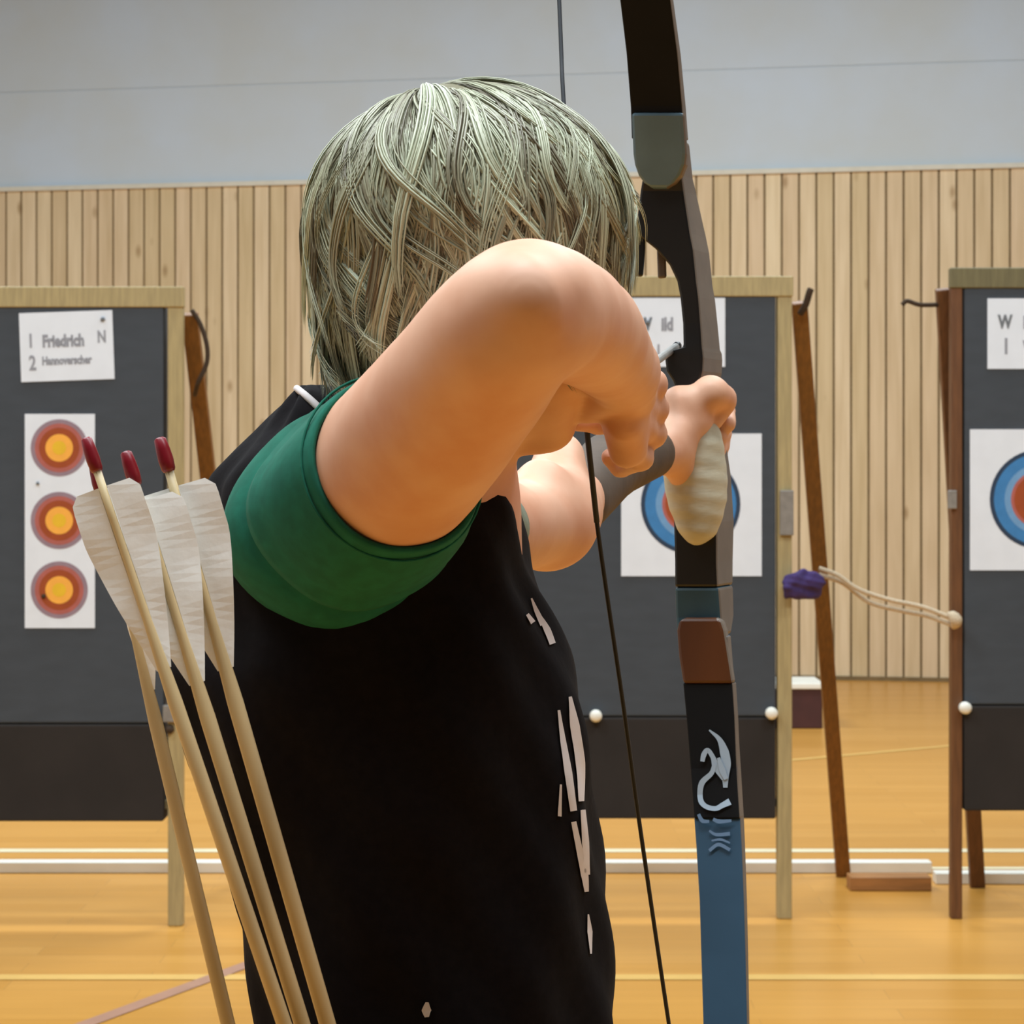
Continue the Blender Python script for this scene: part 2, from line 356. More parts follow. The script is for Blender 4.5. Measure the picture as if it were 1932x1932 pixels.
# ------------------------------------------------------------------ target stands
def rect(px0, py0, px1, py1, Y, d=0.02):
    a = at(px0, py1, Y); b = at(px1, py0, Y); return (a.x, Y, a.z), (b.x, Y+d, b.z)
def part_box(name, lo, hi, m, parent, bw=0.004):
    bm = bmesh.new(); add_box(bm, lo, hi); o = from_bm(name, bm, m, parent); bevel(o, bw); return o
def part_beam(name, a, b, wx, wy, m, parent, bw=0.004):
    bm = bmesh.new(); add_beam(bm, a, b, wx, wy); o = from_bm(name, bm, m, parent); bevel(o, bw); return o
def stand(Y, xl, xr, pl, pr_, ytop, panel, ysplit, wood, rail, postw, rear, label, foot_y=None):
    """xl,xr: post centre columns, panel=(x0,y0,x1,y1) px"""
    root = empty('target_stand', ((xl+xr)/2/1*0 + at((xl+xr)/2, HY, Y).x, Y, 0), label, 'target stand', 'wooden target stands')
    for xx in (xl, xr):
        X = at(xx, HY, Y).x; zt = at(0, ytop+14, Y).z
        part_beam('front_post', (X, Y+0.03, 0), (X, Y+0.03, zt), postw, 0.05, wood, root)
    a = at(xl, ytop+12, Y-0.0); b = at(xr, ytop+12, Y)
    part_beam('top_rail', (a.x-postw/2-0.004, Y+0.02, a.z), (b.x+postw/2+0.004, Y+0.02, b.z), 0.07, 0.042, rail, root)
    (lo, hi) = rect(panel[0], ysplit, panel[2], panel[1], Y); hi = (hi[0], Y+0.10, hi[2])
    a = at(panel[0], ysplit, Y); b = at(panel[2], panel[1], Y)
    part_box('upper_foam_board', (a.x, Y+0.005, a.z), (b.x, Y+0.105, b.z), M['foam'], root, 0.006)
    c = at(panel[0], panel[3], Y)
    part_box('lower_foam_board', (a.x, Y, c.z), (b.x, Y+0.11, a.z-0.004), M['foam_low'], root, 0.006)
    for (p0, Y0, p1, Y1) in rear:
        part_beam('rear_leg', at(p0[0], p0[1], Y0), Vector((at(p1, HY, Y1).x, Y1, 0.0)), 0.054, 0.04, M['oak'] if wood is not M['darkoak'] else M['darkoak'], root)
    zc = c.z-0.03
    X0 = at(xl, HY, Y).x; X1 = at(xr, HY, Y).x
    part_beam('cross_bar', (X0+postw/2, Y+0.07, c.z+0.05), (X1-postw/2, Y+0.07, c.z+0.05), 0.03, 0.06, wood, root)
    return root
def knob(px, py, Y, root, r=0.021):
    c = at(px, py, Y); bm = bmesh.new()
    add_tube(bm, [c+Vector((0, 0.03, 0)), c, c+Vector((0, -0.02, 0)), c+Vector((0, -0.028, 0))], [r*0.7, r, r, r*0.5], 14)
    from_bm('knob', bm, M['whitepaint'], root, True)
YM, YL, YR = 7.76, 7.64, 7.76
mid = stand(YM, 915, 1481, 0, 0, 528, (934, 553, 1464, 1545), 1352, M['pine'], M['pine'], 0.05,
            [((878, 575), 7.86, 800, 8.58), ((1508, 570), 7.86, 1591, 8.58)],
            'pale wooden target stand behind the bow, in the middle of the hall')
knob(1124, 1350, YM-0.01, mid); knob(1455, 1345, YM-0.01, mid)
left = stand(YL, -250, 330, 0, 0, 548, (-230, 574, 308, 1550), 1365, M['pine'], M['pine'], 0.05,
             [((-280, 590), 7.74, -380, 8.45), ((358, 592), 7.74, 480, 8.45)],
             'target stand at the left edge, behind the feathered arrows')
right = stand(YR, 1806, 2390, 0, 0, 512, (1820, 536, 2376, 1530), 1330, M['darkoak'], M['olive'], 0.038,
              [((1780, 545), 7.86, 1844, 8.36), ((2420, 545), 7.86, 2500, 8.36)],
              'dark wooden target stand cut off by the right edge')
knob(1820, 1335, YR-0.01, right)
# brackets on the posts
def bracket(px, y0, y1, Y, root, wd=0.05, m='bracket'):
    a = at(px, y1, Y); b = at(px, y0, Y)
    part_box('post_bracket', (a.x-wd/2, Y-0.012, a.z), (a.x+wd/2, Y+0.004, b.z), M[m], root, 0.003)
bracket(1484, 925, 1010, YM, mid, 0.046); bracket(1796, 925, 960, YR, right, 0.03)
bracket(322, 1330, 1362, YL, left, 0.05)
bm = bmesh.new(); c_ = at(320, 1376, YL-0.004); add_tube(bm, [c_+Vector((0, 0.02, 0)), c_, c_-Vector((0, 0.012, 0))], [0.016, 0.016, 0.010], 6); from_bm('bolt', bm, M['cord'], left, True)
# hooks
bm = bmesh.new(); add_tube(bm, spline([at(1510, 592, 7.82), at(1520, 575, 7.8), at(1527, 552, 7.79), at(1530, 545, 7.79)], 5), [0.012]*16, 8)
from_bm('hook', bm, M['cord'], mid, True)
bm = bmesh.new(); add_tube(bm, spline([at(1770, 575, 7.86), at(1735, 575, 7.84), at(1712, 568, 7.84), at(1702, 575, 7.84)], 5), 0.008, 8)
from_bm('hook', bm, M['cord'], right, True)
bm = bmesh.new(); add_tube(bm, spline([at(362, 585, 7.70), at(378, 612, 7.70), at(390, 650, 7.70), at(390, 685, 7.70), at(374, 722, 7.70), at(368, 745, 7.76)], 5), 0.008, 8)
from_bm('cord_loop', bm, M['cord'], left, True)

# ---- papers on the boards
def sheet(px0, py0, px1, py1, Y, rot=0.0, name='sheet', label=None, cat=None, group=None, m='paper'):
    """top-level: an Empty with a paper part"""
    c = at((px0+px1)/2, (py0+py1)/2, Y); wd = (px1-px0)/FPX*Y; hg = (py1-py0)/FPX*Y
    bm = bmesh.new(); add_box(bm, (-wd/2, -0.0015, -hg/2), (wd/2, 0.0015, hg/2))
    bmesh.ops.recalc_face_normals(bm, faces=bm.faces)
    return c, wd, hg, bm
def text_mesh(bm, s, x, z, size, y, mi, bold=0.0, sx=1.0):
    cu = bpy.data.curves.new('t', 'FONT'); cu.body = s; cu.size = size; cu.offset = bold; cu.resolution_u = 2
    ob = bpy.data.objects.new('t', cu); COL.objects.link(ob)
    me = bpy.data.meshes.new_from_object(ob.evaluated_get(bpy.context.evaluated_depsgraph_get()))
    b2 = bmesh.new(); b2.from_mesh(me); bmesh.ops.triangulate(b2, faces=b2.faces)
    vm = {v: bm.verts.new((x+v.co.x*sx, y, z+v.co.y)) for v in b2.verts}
    for f in b2.faces:
        try: nf = bm.faces.new([vm[v] for v in f.verts]); nf.material_index = mi
        except ValueError: pass
    b2.free(); bpy.data.objects.remove(ob); bpy.data.curves.remove(cu); bpy.data.meshes.remove(me)
def sign(px0, py0, px1, py1, Y, rot, lines, label):
    c, wd, hg, bm = sheet(px0, py0, px1, py1, Y)
    for (s, fx, fz, size, mi, bold) in lines:
        text_mesh(bm, s, -wd/2+fx*wd, hg/2-fz*hg, size*hg, -0.0022, mi, bold, 0.70)
    me = bpy.data.meshes.new('sign_sheet'); bm.to_mesh(me); bm.free()
    o = put('paper_sign', me, [M['paper'], M['ink'], M['ink_dark']]); o.location = c; o.rotation_euler = (0, rot, 0)
    tag(o, label, 'paper sign', 'printed paper signs on the foam boards'); return o
PY = 0.0025
sign(38, 588, 214, 718, YL+0.005-PY, -0.035,
     [('1', 0.08, 0.50, 0.28, 1, 0.002), ('Friedrich', 0.24, 0.50, 0.24, 1, 0.003), ('N', 0.83, 0.46, 0.24, 1, 0.002), ('2', 0.09, 0.83, 0.30, 1, 0.002),
      ('Hannoverscher', 0.23, 0.76, 0.165, 1, 0.002), ('.', 0.87, 0.16, 0.3, 2, 0.002)],
     'small white paper sign with grey lettering, tilted, on the left-edge foam board')
sign(1180, 562, 1368, 692, YM+0.005-PY, 0.0,
     [('W', 0.13, 0.47, 0.26, 2, 0.003), ('ild', 0.36, 0.47, 0.26, 1, 0.003), ('1', 0.3, 0.86, 0.26, 1, 0.002), ('.', 0.44, 0.86, 0.3, 1, 0.002)],
     'white paper sign pinned at the top of the board partly hidden by the bow')
sign(1863, 563, 2050, 696, YR+0.005-PY, 0.0,
     [('W', 0.11, 0.42, 0.26, 2, 0.003), ('ild', 0.36, 0.42, 0.26, 1, 0.003), ('1', 0.15, 0.78, 0.30, 1, 0.003), ('Wer', 0.36, 0.78, 0.26, 1, 0.002)],
     'white paper sign on the foam board cut off by the right edge')
def disc(bm, cx, cz, r, y, mi, seg=48):
    f = bm.faces.new([bm.verts.new((cx+r*math.cos(2*math.pi*k/seg), y, cz+r*math.sin(2*math.pi*k/seg))) for k in range(seg)]); f.material_index = mi
def face_target(px0, py0, px1, py1, Y, spots, rings, label, group, rot=0.0):
    c, wd, hg, bm = sheet(px0, py0, px1, py1, Y); s = Y/FPX
    mats = [M['paper']]
    for (px, py) in spots:
        for i, (r, mn) in enumerate(rings):
            if M[mn] not in mats: mats.append(M[mn])
            disc(bm, at(px, py, Y).x-c.x, at(px, py, Y).z-c.z, r*s, -0.002-0.0003*i, mats.index(M[mn]))
    me = bpy.data.meshes.new('target_sheet'); bm.to_mesh(me); bm.free()
    o = put('paper_target', me, mats); o.location = c; o.rotation_euler = (0, rot, 0); tag(o, label, 'paper target', group); return o
face_target(47, 781, 179, 1185, YL+0.005-PY, [(112, 845), (112, 982), (112, 1113)],
            [(54, 'mauve'), (46, 'salmon'), (38, 'red'), (26, 'amber'), (13, 'yellow')],
            'tall white target paper with three small red and yellow bullseyes', 'paper target faces on the boards')
big = [(94, 'navy'), (86, 'blue'), (66, 'ltblue'), (54, 'salmon'), (48, 'red'), (26, 'amber')]
face_target(1172, 818, 1437, 1087, YM+0.005-PY, [(1303, 951)], big, 'square white target paper with a blue ring, behind the bow hand', 'paper target faces on the boards')
face_target(1830, 810, 2092, 1076, YR+0.005-PY, [(1961, 942)], big, 'square white target paper with a blue ring, at the right edge', 'paper target faces on the boards')
def pin(px, py, Y, label, m='ink_dark', r=0.008):
    c = at(px, py, Y); bm = bmesh.new()
    add_tube(bm, [c+Vector((0, 0.012, 0)), c, c+Vector((0, -0.006, 0))], [r*0.5, r, r*0.6], 10)
    o = from_bm('push_pin', bm, M[m], None, True); tag(o, label, 'pin')
pin(194, 602, YL-0.002, 'small grey pin in the top right corner of the left-edge paper sign')
pin(1222, 608, YM-0.002, 'small grey pin in the sign half hidden behind the raised elbow')
pin(71, 912, YL-0.002, 'tiny grey pin between the top two bullseyes of the three-spot paper', r=0.006)
# arrow hole torn in the lowest bullseye
pin(82, 1125, YL-0.003, 'dark stub stuck in the lowest of three bullseyes', 'cord', 0.008)
# dark cords hanging on the boards
def thin(name, pts, r, m, label, cat, group=None, n=6, seg=8):
    bm = bmesh.new(); add_tube(bm, spline(pts, n), r, seg); o = from_bm(name, bm, m, None, True); tag(o, label, cat, group); return o

# purple cloth and ropes
def cloth_lump():
    c = at(1512, 1104, 7.74)
    pr = [cone(at(1490, 1100, 7.72), at(1540, 1098, 7.76), 0.026, 0.03, 0.02), cone(at(1492, 1118, 7.72), at(1538, 1120, 7.77), 0.022, 0.02, 0.015),
          cone(at(1500, 1090, 7.72), at(1515, 1080, 7.74), 0.02, 0.012, 0.015), cone(at(1530, 1088, 7.75), at(1548, 1100, 7.85), 0.02, 0.018, 0.015),
          cone(at(1485, 1108, 7.70), at(1484, 1126, 7.72), 0.014, 0.01, 0.01)]
    V, F = surf(pr, 0.005, lambda X, Y, Z: 0.0035*np.sin(X*90+Z*70+2*np.sin(Z*60))*np.sin(Z*110-X*50+Y*70))
    o = put('cloth_strap', np_mesh('cloth_strap', V, F), M['purple'], None, True)
    tag(o, 'crumpled purple cloth tied around the middle stand post and its rear leg', 'cloth')
cloth_lump()
thin('rope', [at(1545, 1072, 7.86), at(1580, 1085, 7.85), at(1620, 1112, 7.83), at(1680, 1132, 7.80), at(1740, 1145, 7.77), at(1800, 1168, 7.74)], 0.008, M['rope'],
     'pale slack rope, upper of two strands between middle and right stands', 'rope', 'ropes between stands')
thin('rope', [at(1545, 1084, 7.88), at(1590, 1100, 7.87), at(1640, 1136, 7.85), at(1700, 1152, 7.82), at(1750, 1162, 7.79), at(1798, 1180, 7.75)], 0.008, M['rope'],
     'pale slack rope, lower of two strands between middle and right stands', 'rope', 'ropes between stands')
bm = bmesh.new(); add_tube(bm, spline([at(1790, 1158, 7.73), at(1800, 1164, 7.70), at(1804, 1174, 7.70), at(1798, 1184, 7.72)], 4), [0.008, 0.012, 0.016, 0.018, 0.02, 0.02, 0.022, 0.022, 0.02, 0.018, 0.016, 0.012, 0.008], 10)
tag(from_bm('rope_knot', bm, M['rope'], None, True), 'pale rope knot at the post of the right-edge stand', 'knot')

# low white beams and block on the floor
def floor_box(name, x0, x1, Y, h, d, m, label, cat, group=None):
    bm = bmesh.new(); add_box(bm, (x0, Y, 0), (x1, Y+d, h)); o = from_bm(name, bm, m); bevel(o, 0.004); tag(o, label, cat, group)
floor_box('floor_beam', -5.0, at(1757, HY, 8.66).x, 8.64, 0.042, 0.07, M['whitepaint'], 'long low white beam lying on the floor under the left and middle stands', 'beam', 'low white floor beams')
floor_box('floor_beam', at(1757, HY, 8.45).x+0.01, 5.0, 8.41, 0.042, 0.07, M['whitepaint'], 'low white beam on the floor under the right-edge stand', 'beam', 'low white floor beams')
floor_box('wood_block', at(1603, HY, 8.3).x, at(1756, HY, 8.3).x, 8.28, 0.05, 0.10, M['block'], 'flat brown wooden block lying before the end of the long white beam', 'block')
# dark box at wall foot
root = empty('storage_box', (at(1500, HY, 13.4).x, 13.5, 0), 'dark maroon box with white lid edge standing by the far wall', 'box')
xa, xb = at(1440, HY, 13.4).x, at(1552, HY, 13.4).x
part_box('body', (xa, 13.4, 0), (xb, 13.8, 0.235), M['maroon'], root, 0.008)
part_box('lid', (xa-0.01, 13.385, 0.235), (xb+0.01, 13.815, 0.27), M['whitepaint'], root, 0.006)

# ------------------------------------------------------------------ archer
R_SH = at(690, 935, 1.39)
F_ = np.array([0.60, 0.80, 0.0]); F_ /= np.linalg.norm(F_); S_ = np.array([F_[1], -F_[0], 0]); U_ = np.array([0, 0, 1.0])
HC = np.array(at(908, 430, 1.43))
def hp(f, s, u): return HC + F_*f + S_*s + U_*u
AX = np.array([F_, S_, U_])
pr = []
# torso, hips, legs
tc = np.array(at(745, 1000, 1.52))
pr += [cone(tc, at(760, 1500, 1.52), 0.085, 0.085, 0.03), cone(at(760, 1500, 1.52), at(800, 2500, 1.52), 0.085, 0.095, 0.03)]
hip = Vector((-0.055, 1.52, 0.92))
for s, fy in ((-1, 1.36), (1, 1.74)):
    pr += [cone(hip+Vector((0, s*0.07, 0)), (-0.045, (1.52+fy)/2+s*0.02, 0.5), 0.075, 0.05, 0.02), cone((-0.045, (1.52+fy)/2+s*0.02, 0.5), (-0.06, fy, 0.1), 0.05, 0.036, 0.02)]
# shoulders
pr += [cone(at(640, 965, 1.44), at(860, 985, 1.62), 0.055, 0.05, 0.03)]
# right (drawing) arm
def chain(pts, k=0.004, n=5):
    """pts: (px, py, Y, r) smoothly joined"""
    Q = [np.array([*at(p[0], p[1], p[2]), p[3]]) for p in pts]; Pd = [2*Q[0]-Q[1]]+Q+[2*Q[-1]-Q[-2]]; out = []
    for i in range(1, len(Pd)-2):
        a0, a1, a2, a3 = Pd[i-1:i+3]
        for q in range(n):
            t = q/n; out.append(0.5*((2*a1)+(a2-a0)*t+(2*a0-5*a1+4*a2-a3)*t*t+(3*a1-a0-3*a2+a3)*t**3))
    out.append(Q[-1])
    return [cone(a[:3], b[:3], a[3], b[3], k) for a, b in zip(out, out[1:])]
pr += chain([(640, 965, 1.43, .052), (752, 872, 1.335, .050), (860, 745, 1.26, .0445), (970, 606, 1.20, .0390), (1040, 592, 1.235, .0350), (1105, 625, 1.305, .0315), (1145, 665, 1.365, .0265), (1176, 704, 1.42, .0215)])
pr += [cone(at(1000, 560, 1.175), at(1040, 548, 1.185), 0.020, 0.012, 0.014), ell(at(1050, 550, 1.20), (0.012, 0.010, 0.010), k=0.012)]
# left (bow) arm
pr += [cone(at(895, 1000, 1.58), at(1035, 985, 1.73), 0.033, 0.0325, 0.01),
       cone(at(1035, 985, 1.73), at(1062, 975, 1.80), 0.0325, 0.026, 0.02),
       cone(at(1045, 950, 1.75), at(1056, 862, 1.79), 0.029, 0.0200, 0.024),
       ell(at(1018, 950, 1.71), (0.020, 0.020, 0.033), k=0.02),
       cone(at(1062, 965, 1.80), at(1150, 880, 1.95), 0.0265, 0.024, 0.02),
       cone(at(1150, 880, 1.95), at(1248, 852, 2.06), 0.024, 0.019, 0.02)]
# neck and head
pr += [cone(at(800, 850, 1.50), at(880, 640, 1.455), 0.056, 0.052, 0.03),
       ell(HC, (0.090, 0.072, 0.086), AX, 0.02), ell(hp(0.026, 0, -0.060), (0.058, 0.054, 0.066), AX, 0.03),
       cone(hp(0.02, 0.042, -0.09), hp(0.064, 0.008, -0.124), 0.018, 0.016, 0.015), cone(hp(0.02, -0.042, -0.09), hp(0.064, -0.008, -0.124), 0.018, 0.016, 0.015),
       cone(hp(0.088, 0, -0.012), hp(0.104, 0, -0.048), 0.008, 0.010, 0.010), ell(hp(0.097, 0.010, -0.052), (0.007, 0.006, 0.006), AX, 0.006),
       ell(hp(0.097, -0.010, -0.052), (0.007, 0.006, 0.006), AX, 0.006),
       cone(hp(0.083, 0.034, 0.012), hp(0.092, 0.008, 0.010), 0.008, 0.008, 0.012), cone(hp(0.083, -0.034, 0.012), hp(0.092, -0.008, 0.010), 0.008, 0.008, 0.012),
       ell(hp(0.066, 0.038, -0.04), (0.018, 0.018, 0.02), AX, 0.02), ell(hp(0.066, -0.038, -0.04), (0.018, 0.018, 0.02), AX, 0.02),
       ell(hp(0.077, 0, -0.083), (0.012, 0.022, 0.012), AX, 0.012), ell(hp(0.066, 0, -0.112), (0.013, 0.017, 0.012), AX, 0.014)]
for s in (1, -1):
    pr += [ell(hp(0.094, s*0.032, -0.002), (0.013, 0.013, 0.009), AX, 0.005, '-'), ell(hp(-0.004, s*0.076, -0.022), (0.017, 0.008, 0.030), AX, 0.006),
           ell(hp(0.002, s*0.083, -0.020), (0.008, 0.006, 0.015), AX, 0.004, '-')]
# right hand: palm and fingers hooked round the string
K = [at(1224, 728, 1.49), at(1230, 774, 1.50), at(1228, 820, 1.505), at(1204, 866, 1.50)]
Wr = at(1174, 700, 1.41)
pr += [cone(Wr, at(1186, 742, 1.45), 0.0215, 0.0185, 0.008)]
for i, k_ in enumerate(K):
    pr.append(cone(at(1180, 735+i*22, 1.45), k_, 0.0150-0.0012*i, 0.0085-0.0006*i, 0.003))
    pr.append(ell(k_+Vector((0.0018, 0, 0.001)), (0.0112-0.0007*i,)*3, k=0.0015))
pr.append(cone(at(1178, 780, 1.46), at(1182, 850, 1.48), 0.0155, 0.0120, 0.006))
for i, k_ in enumerate(K):
    r = 0.0092-0.0005*i
    if i == 3:
        pr += [cone(k_, at(1172, 880, 1.53), r+0.001, r-0.0005, 0.004), cone(at(1172, 880, 1.53), at(1150, 862, 1.525), r-0.0005, r-0.0015, 0.002)]; continue
    y = [742, 770, 798][i]
    pip = at(1180-i*4, y, 1.545); dip = at(1132-i*2, y+2, 1.556); tip = at(1088, y, 1.540)
    pr += [cone(k_, pip, r+0.001, r, 0.004), cone(pip, dip, r, r-0.001, 0.002), cone(dip, tip, r-0.001, r-0.0022, 0.002)]
pr += [cone(at(1150, 742, 1.43), at(1108, 765, 1.46), 0.0130, 0.0112, 0.006), cone(at(1108, 765, 1.46), at(1052, 775, 1.485), 0.0108, 0.0080, 0.003)]
# left hand: web and thumb behind the grip, fingers curled on its right side
pr += [cone(at(1248, 852, 2.06), at(1290, 800, 2.085), 0.0205, 0.021, 0.010), cone(at(1285, 765, 2.085), at(1312, 790, 2.09), 0.019, 0.017, 0.010),
       cone(at(1275, 860, 2.075), at(1292, 905, 2.09), 0.017, 0.013, 0.012),
       cone(at(1305, 765, 2.085), at(1340, 742, 2.085), 0.0165, 0.0160, 0.006), cone(at(1340, 742, 2.085), at(1364, 752, 2.10), 0.0155, 0.0130, 0.005),
       cone(at(1362, 762, 2.105), at(1345, 795, 2.10), 0.0125, 0.0095, 0.004), 
       cone(at(1300, 770, 2.12), at(1366, 775, 2.155), 0.012, 0.0105, 0.004), cone(at(1366, 775, 2.155), at(1372, 800, 2.12), 0.0105, 0.0088, 0.003)]
for i, y in enumerate((815, 838, 862)):
    pr += [cone(at(1290, y, 2.13), at(1362-i*4, y+2, 2.165), 0.0095, 0.009, 0.004), cone(at(1362-i*4, y+2, 2.165), at(1358-i*4, y+10, 2.12), 0.009, 0.0078, 0.003)]
def skin_noise(X, Y, Z): return 0.0007*np.sin(X*95+Y*40)*np.sin(Z*80+1.0)*np.sin(Y*85)
V, F = surf(pr, 0.0026, skin_noise)
body = empty('person', (-0.06, 1.55, 0), 'archer seen from behind in a black shirt with green sleeve, drawing a bow', 'person')
bo = put('body', np_mesh('body', V, F), M['skin'], body, True); relax(bo, 0.5, 3)
for s in (1, -1):
    V, F = surf([ell(hp(0.080, s*0.032, -0.002), (0.012, 0.012, 0.012), AX, 0)], 0.002)
    e = put('eye', np_mesh('eye', V, F), M['eye'], body, True)
    V, F = surf([ell(hp(0.0905, s*0.032, -0.002), (0.003, 0.0055, 0.0055), AX, 0)], 0.001)
    put('iris', np_mesh('iris', V, F), M['iris'], e, True)
V, F = surf([cone(hp(0.086, 0.017, -0.080), hp(0.0885, 0, -0.079), 0.003, 0.0042, 0.003), cone(hp(0.0885, 0, -0.079), hp(0.086, -0.017, -0.080), 0.0042, 0.003, 0.003),
             cone(hp(0.084, 0.014, -0.087), hp(0.086, 0, -0.089), 0.003, 0.005, 0.003), cone(hp(0.086, 0, -0.089), hp(0.084, -0.014, -0.087), 0.005, 0.003, 0.003)], 0.001)
put('lips', np_mesh('lips', V, F), M['lip'], body, True)

# ---- black shirt body (lofted)
YC = 1.52
rings = [(728, 578, 622, .020, 1.50), (745, 558, 665, .040, 1.50), (775, 528, 760, .065, 1.51), (815, 492, 840, .085, 1.52), (860, 448, 900, .100, 1.52), (905, 405, 945, .108, 1.53),
         (950, 392, 975, .112, 1.53), (1010, 388, 990, .115, 1.53), (1080, 388, 1001, .118, 1.53), (1150, 372, 1034, .120, 1.53), (1200, 348, 1056, .122, 1.53), (1260, 326, 1078, .124, 1.53),
         (1380, 352, 1107, .124, 1.53), (1500, 392, 1122, .122, 1.53), (1620, 428, 1134, .120, 1.53), (1750, 466, 1145, .120, 1.53), (1850, 482, 1154, .120, 1.53), (1932, 488, 1160, .122, 1.53),
         (2100, 480, 1170, .128, 1.53), (2350, 470, 1175, .132, 1.53), (2560, 474, 1170, .134, 1.53)]
def torso_ring(y, xl, xr, sy, yc, nseg, fold=True):
    c = at((xl+xr)/2, y, yc); sx = (xr-xl)/2/FPX*yc; out = []
    for k in range(nseg):
        t = 2*math.pi*k/nseg; ct, st = math.cos(t), math.sin(t)
        e = 0.86
        ux = math.copysign(abs(ct)**e, ct); uy = math.copysign(abs(st)**e, st)
        d = 0.0
        if fold:
            d = 0.0025*math.sin(7*t+y*0.012)+0.0018*math.sin(13*t-y*0.02+1)
        out.append(Vector((c.x+(sx+d)*ux, c.y+(sy+d)*uy, c.z)))
    return out
N = 72
def interp(rg, n=4):
    out = []
    a = np.array(rg, float)
    P = np.vstack([2*a[0]-a[1], a, 2*a[-1]-a[-2]])
    for i in range(1, len(P)-2):
        for k in range(n):
            t = k/n; p = P[i-1:i+3]
            out.append(0.5*((2*p[1])+(p[2]-p[0])*t+(2*p[0]-5*p[1]+4*p[2]-p[3])*t*t+(3*p[1]-p[0]-3*p[2]+p[3])*t**3))
    out.append(a[-1]); return out
bm = bmesh.new(); vr = []
for rg in interp(rings, 4):
    vr.append([bm.verts.new(p) for p in torso_ring(*rg, N)])
for a, b in zip(vr, vr[1:]):
    for k in range(N): bm.faces.new((a[k], a[(k+1) % N], b[(k+1) % N], b[k]))
bm.faces.new(vr[0]); bm.faces.new(vr[-1])
bmesh.ops.recalc_face_normals(bm, faces=bm.faces)
bvh = BVHTree.FromBMesh(bm)
shirt = from_bm('shirt', bm, M['shirt'], body, True)
# ---- sleeves
def sleeve(name, a, b, ra, rb, m, wall=0.004, folds=()):
    a, b = Vector(a), Vector(b); d = (b-a).normalized(); L = (b-a).length
    ext = b + d*0.12
    def disp(X, Y, Z):
        t = ((X-a.x)*d.x+(Y-a.y)*d.y+(Z-a.z)*d.z)
        s = (X-a.x)*0.7+(Z-a.z)*0.7
        o = np.zeros_like(X)
        for (t0, dep, wd, sl) in folds:
            o += dep*np.exp(-((t-t0-sl*(Z-a.z))/wd)**2)
        cut = (t-L)
        return o
    pr = [cone(a, b, ra, rb, 0.0), cone(a, ext, ra-wall, rb-wall-0.0005, 0.001, '-')]
    # flat cut of the rounded end
    V, F = surf(pr, 0.0028, disp)
    t = (V-np.array(a))@np.array(d)
    keep = (t[F].max(1) < L)
    F = F[keep]; used = np.unique(F); mp = -np.ones(len(V), int); mp[used] = np.arange(len(used)); V = V[used]; F = mp[F]
    o = put(name, np_mesh(name, V, F), m, body, True); relax(o, 0.5, 4); return o
def flat(u, tuck, r):
    return 1-tuck*max(0.0, u.dot(Vector((-0.707, 0, 0.707))))**4*min(1.0, max(0.0, (r-0.055)/0.012))
def sleeve_loft(name, secs, m, thick, label=None, tuck=0.0):
    """secs: centre, radius, normal; open tube with wall thickness"""
    bm = bmesh.new(); rr = []; NS = 64
    for (c, r, nrm, amp, ph) in secs:
        c = Vector(c); nrm = Vector(nrm).normalized(); s = nrm.cross(Vector((0, 0, 1))).normalized(); t = nrm.cross(s)
        rr.append([bm.verts.new(c+(s*math.cos(2*math.pi*k/NS)+t*math.sin(2*math.pi*k/NS))*(r+amp*math.sin(5*2*math.pi*k/NS+ph))*flat((s*math.cos(2*math.pi*k/NS)+t*math.sin(2*math.pi*k/NS)), tuck, r)) for k in range(NS)])
    for a, b in zip(rr, rr[1:]):
        for k in range(NS): bm.faces.new((a[k], a[(k+1) % NS], b[(k+1) % NS], b[k]))
    o = from_bm(name, bm, m, body, True)
    sd = o.modifiers.new('solid', 'SOLIDIFY'); sd.thickness = thick; sd.offset = -1
    if label: o['label'] = label
    return o
sa, sb = at(622, 980, 1.445), at(752, 874, 1.332)
dd = (sb-sa).normalized()
secs = []
prof = [(-0.35, .052), (-0.2, .064), (-0.08, .0705), (0.05, .0740), (0.13, .0742), (0.20, .0722), (0.25, .0690), (0.29, .0615), (0.33, .0690), (0.40, .0694), (0.46, .0672), (0.52, .0668), (0.62, .0652), (0.75, .0628), (0.88, .0580), (0.97, .0548), (1.0, .0536)]
for t, r in prof: secs.append((sa+(sb-sa)*t, r, dd, 0.0010 if t < 0.9 else 0.0004, t*3))
slv = sleeve_loft('sleeve', secs, M['green'], 0.003, 'green short sleeve', 0.17)
# hem seam
bm = bmesh.new(); s_ = dd.cross(Vector((0, 0, 1))).normalized(); t_ = dd.cross(s_); hc_ = sa+(sb-sa)*0.93
ringp = [hc_+(s_*math.cos(2*math.pi*k/48)+t_*math.sin(2*math.pi*k/48))*0.0570 for k in range(49)]
add_tube(bm, ringp, 0.0009, 6, cap=False); from_bm('hem_seam', bm, M['green'], slv, True)
la, lb = at(880, 1000, 1.55), at(905, 996, 1.605); dl = (lb-la).normalized()
sleeve_loft('sleeve', [(la+(lb-la)*t, r, dl, 0.0006, t*2) for t, r in ((-0.3, .038), (0.0, .038), (0.5, .037), (1.0, .0365))], M['greysleeve'], 0.003, 'pale green cuff')
# piping on the collar
bm = bmesh.new()
pp = []
for (x_, y_) in ((560, 733), (575, 745), (592, 760), (606, 774)):
    o_ = Vector((0, 0, CH)); q = at(x_, y_, 1.5); h = bvh.ray_cast(o_, (q-o_).normalized())
    pp.append((h[0] if h[0] else at(x_, y_, 1.49)) - (q-o_).normalized()*0.001)
add_tube(bm, spline(pp, 4), 0.0024, 8); from_bm('collar_piping', bm, M['print'], shirt, True)['label'] = 'white collar piping'
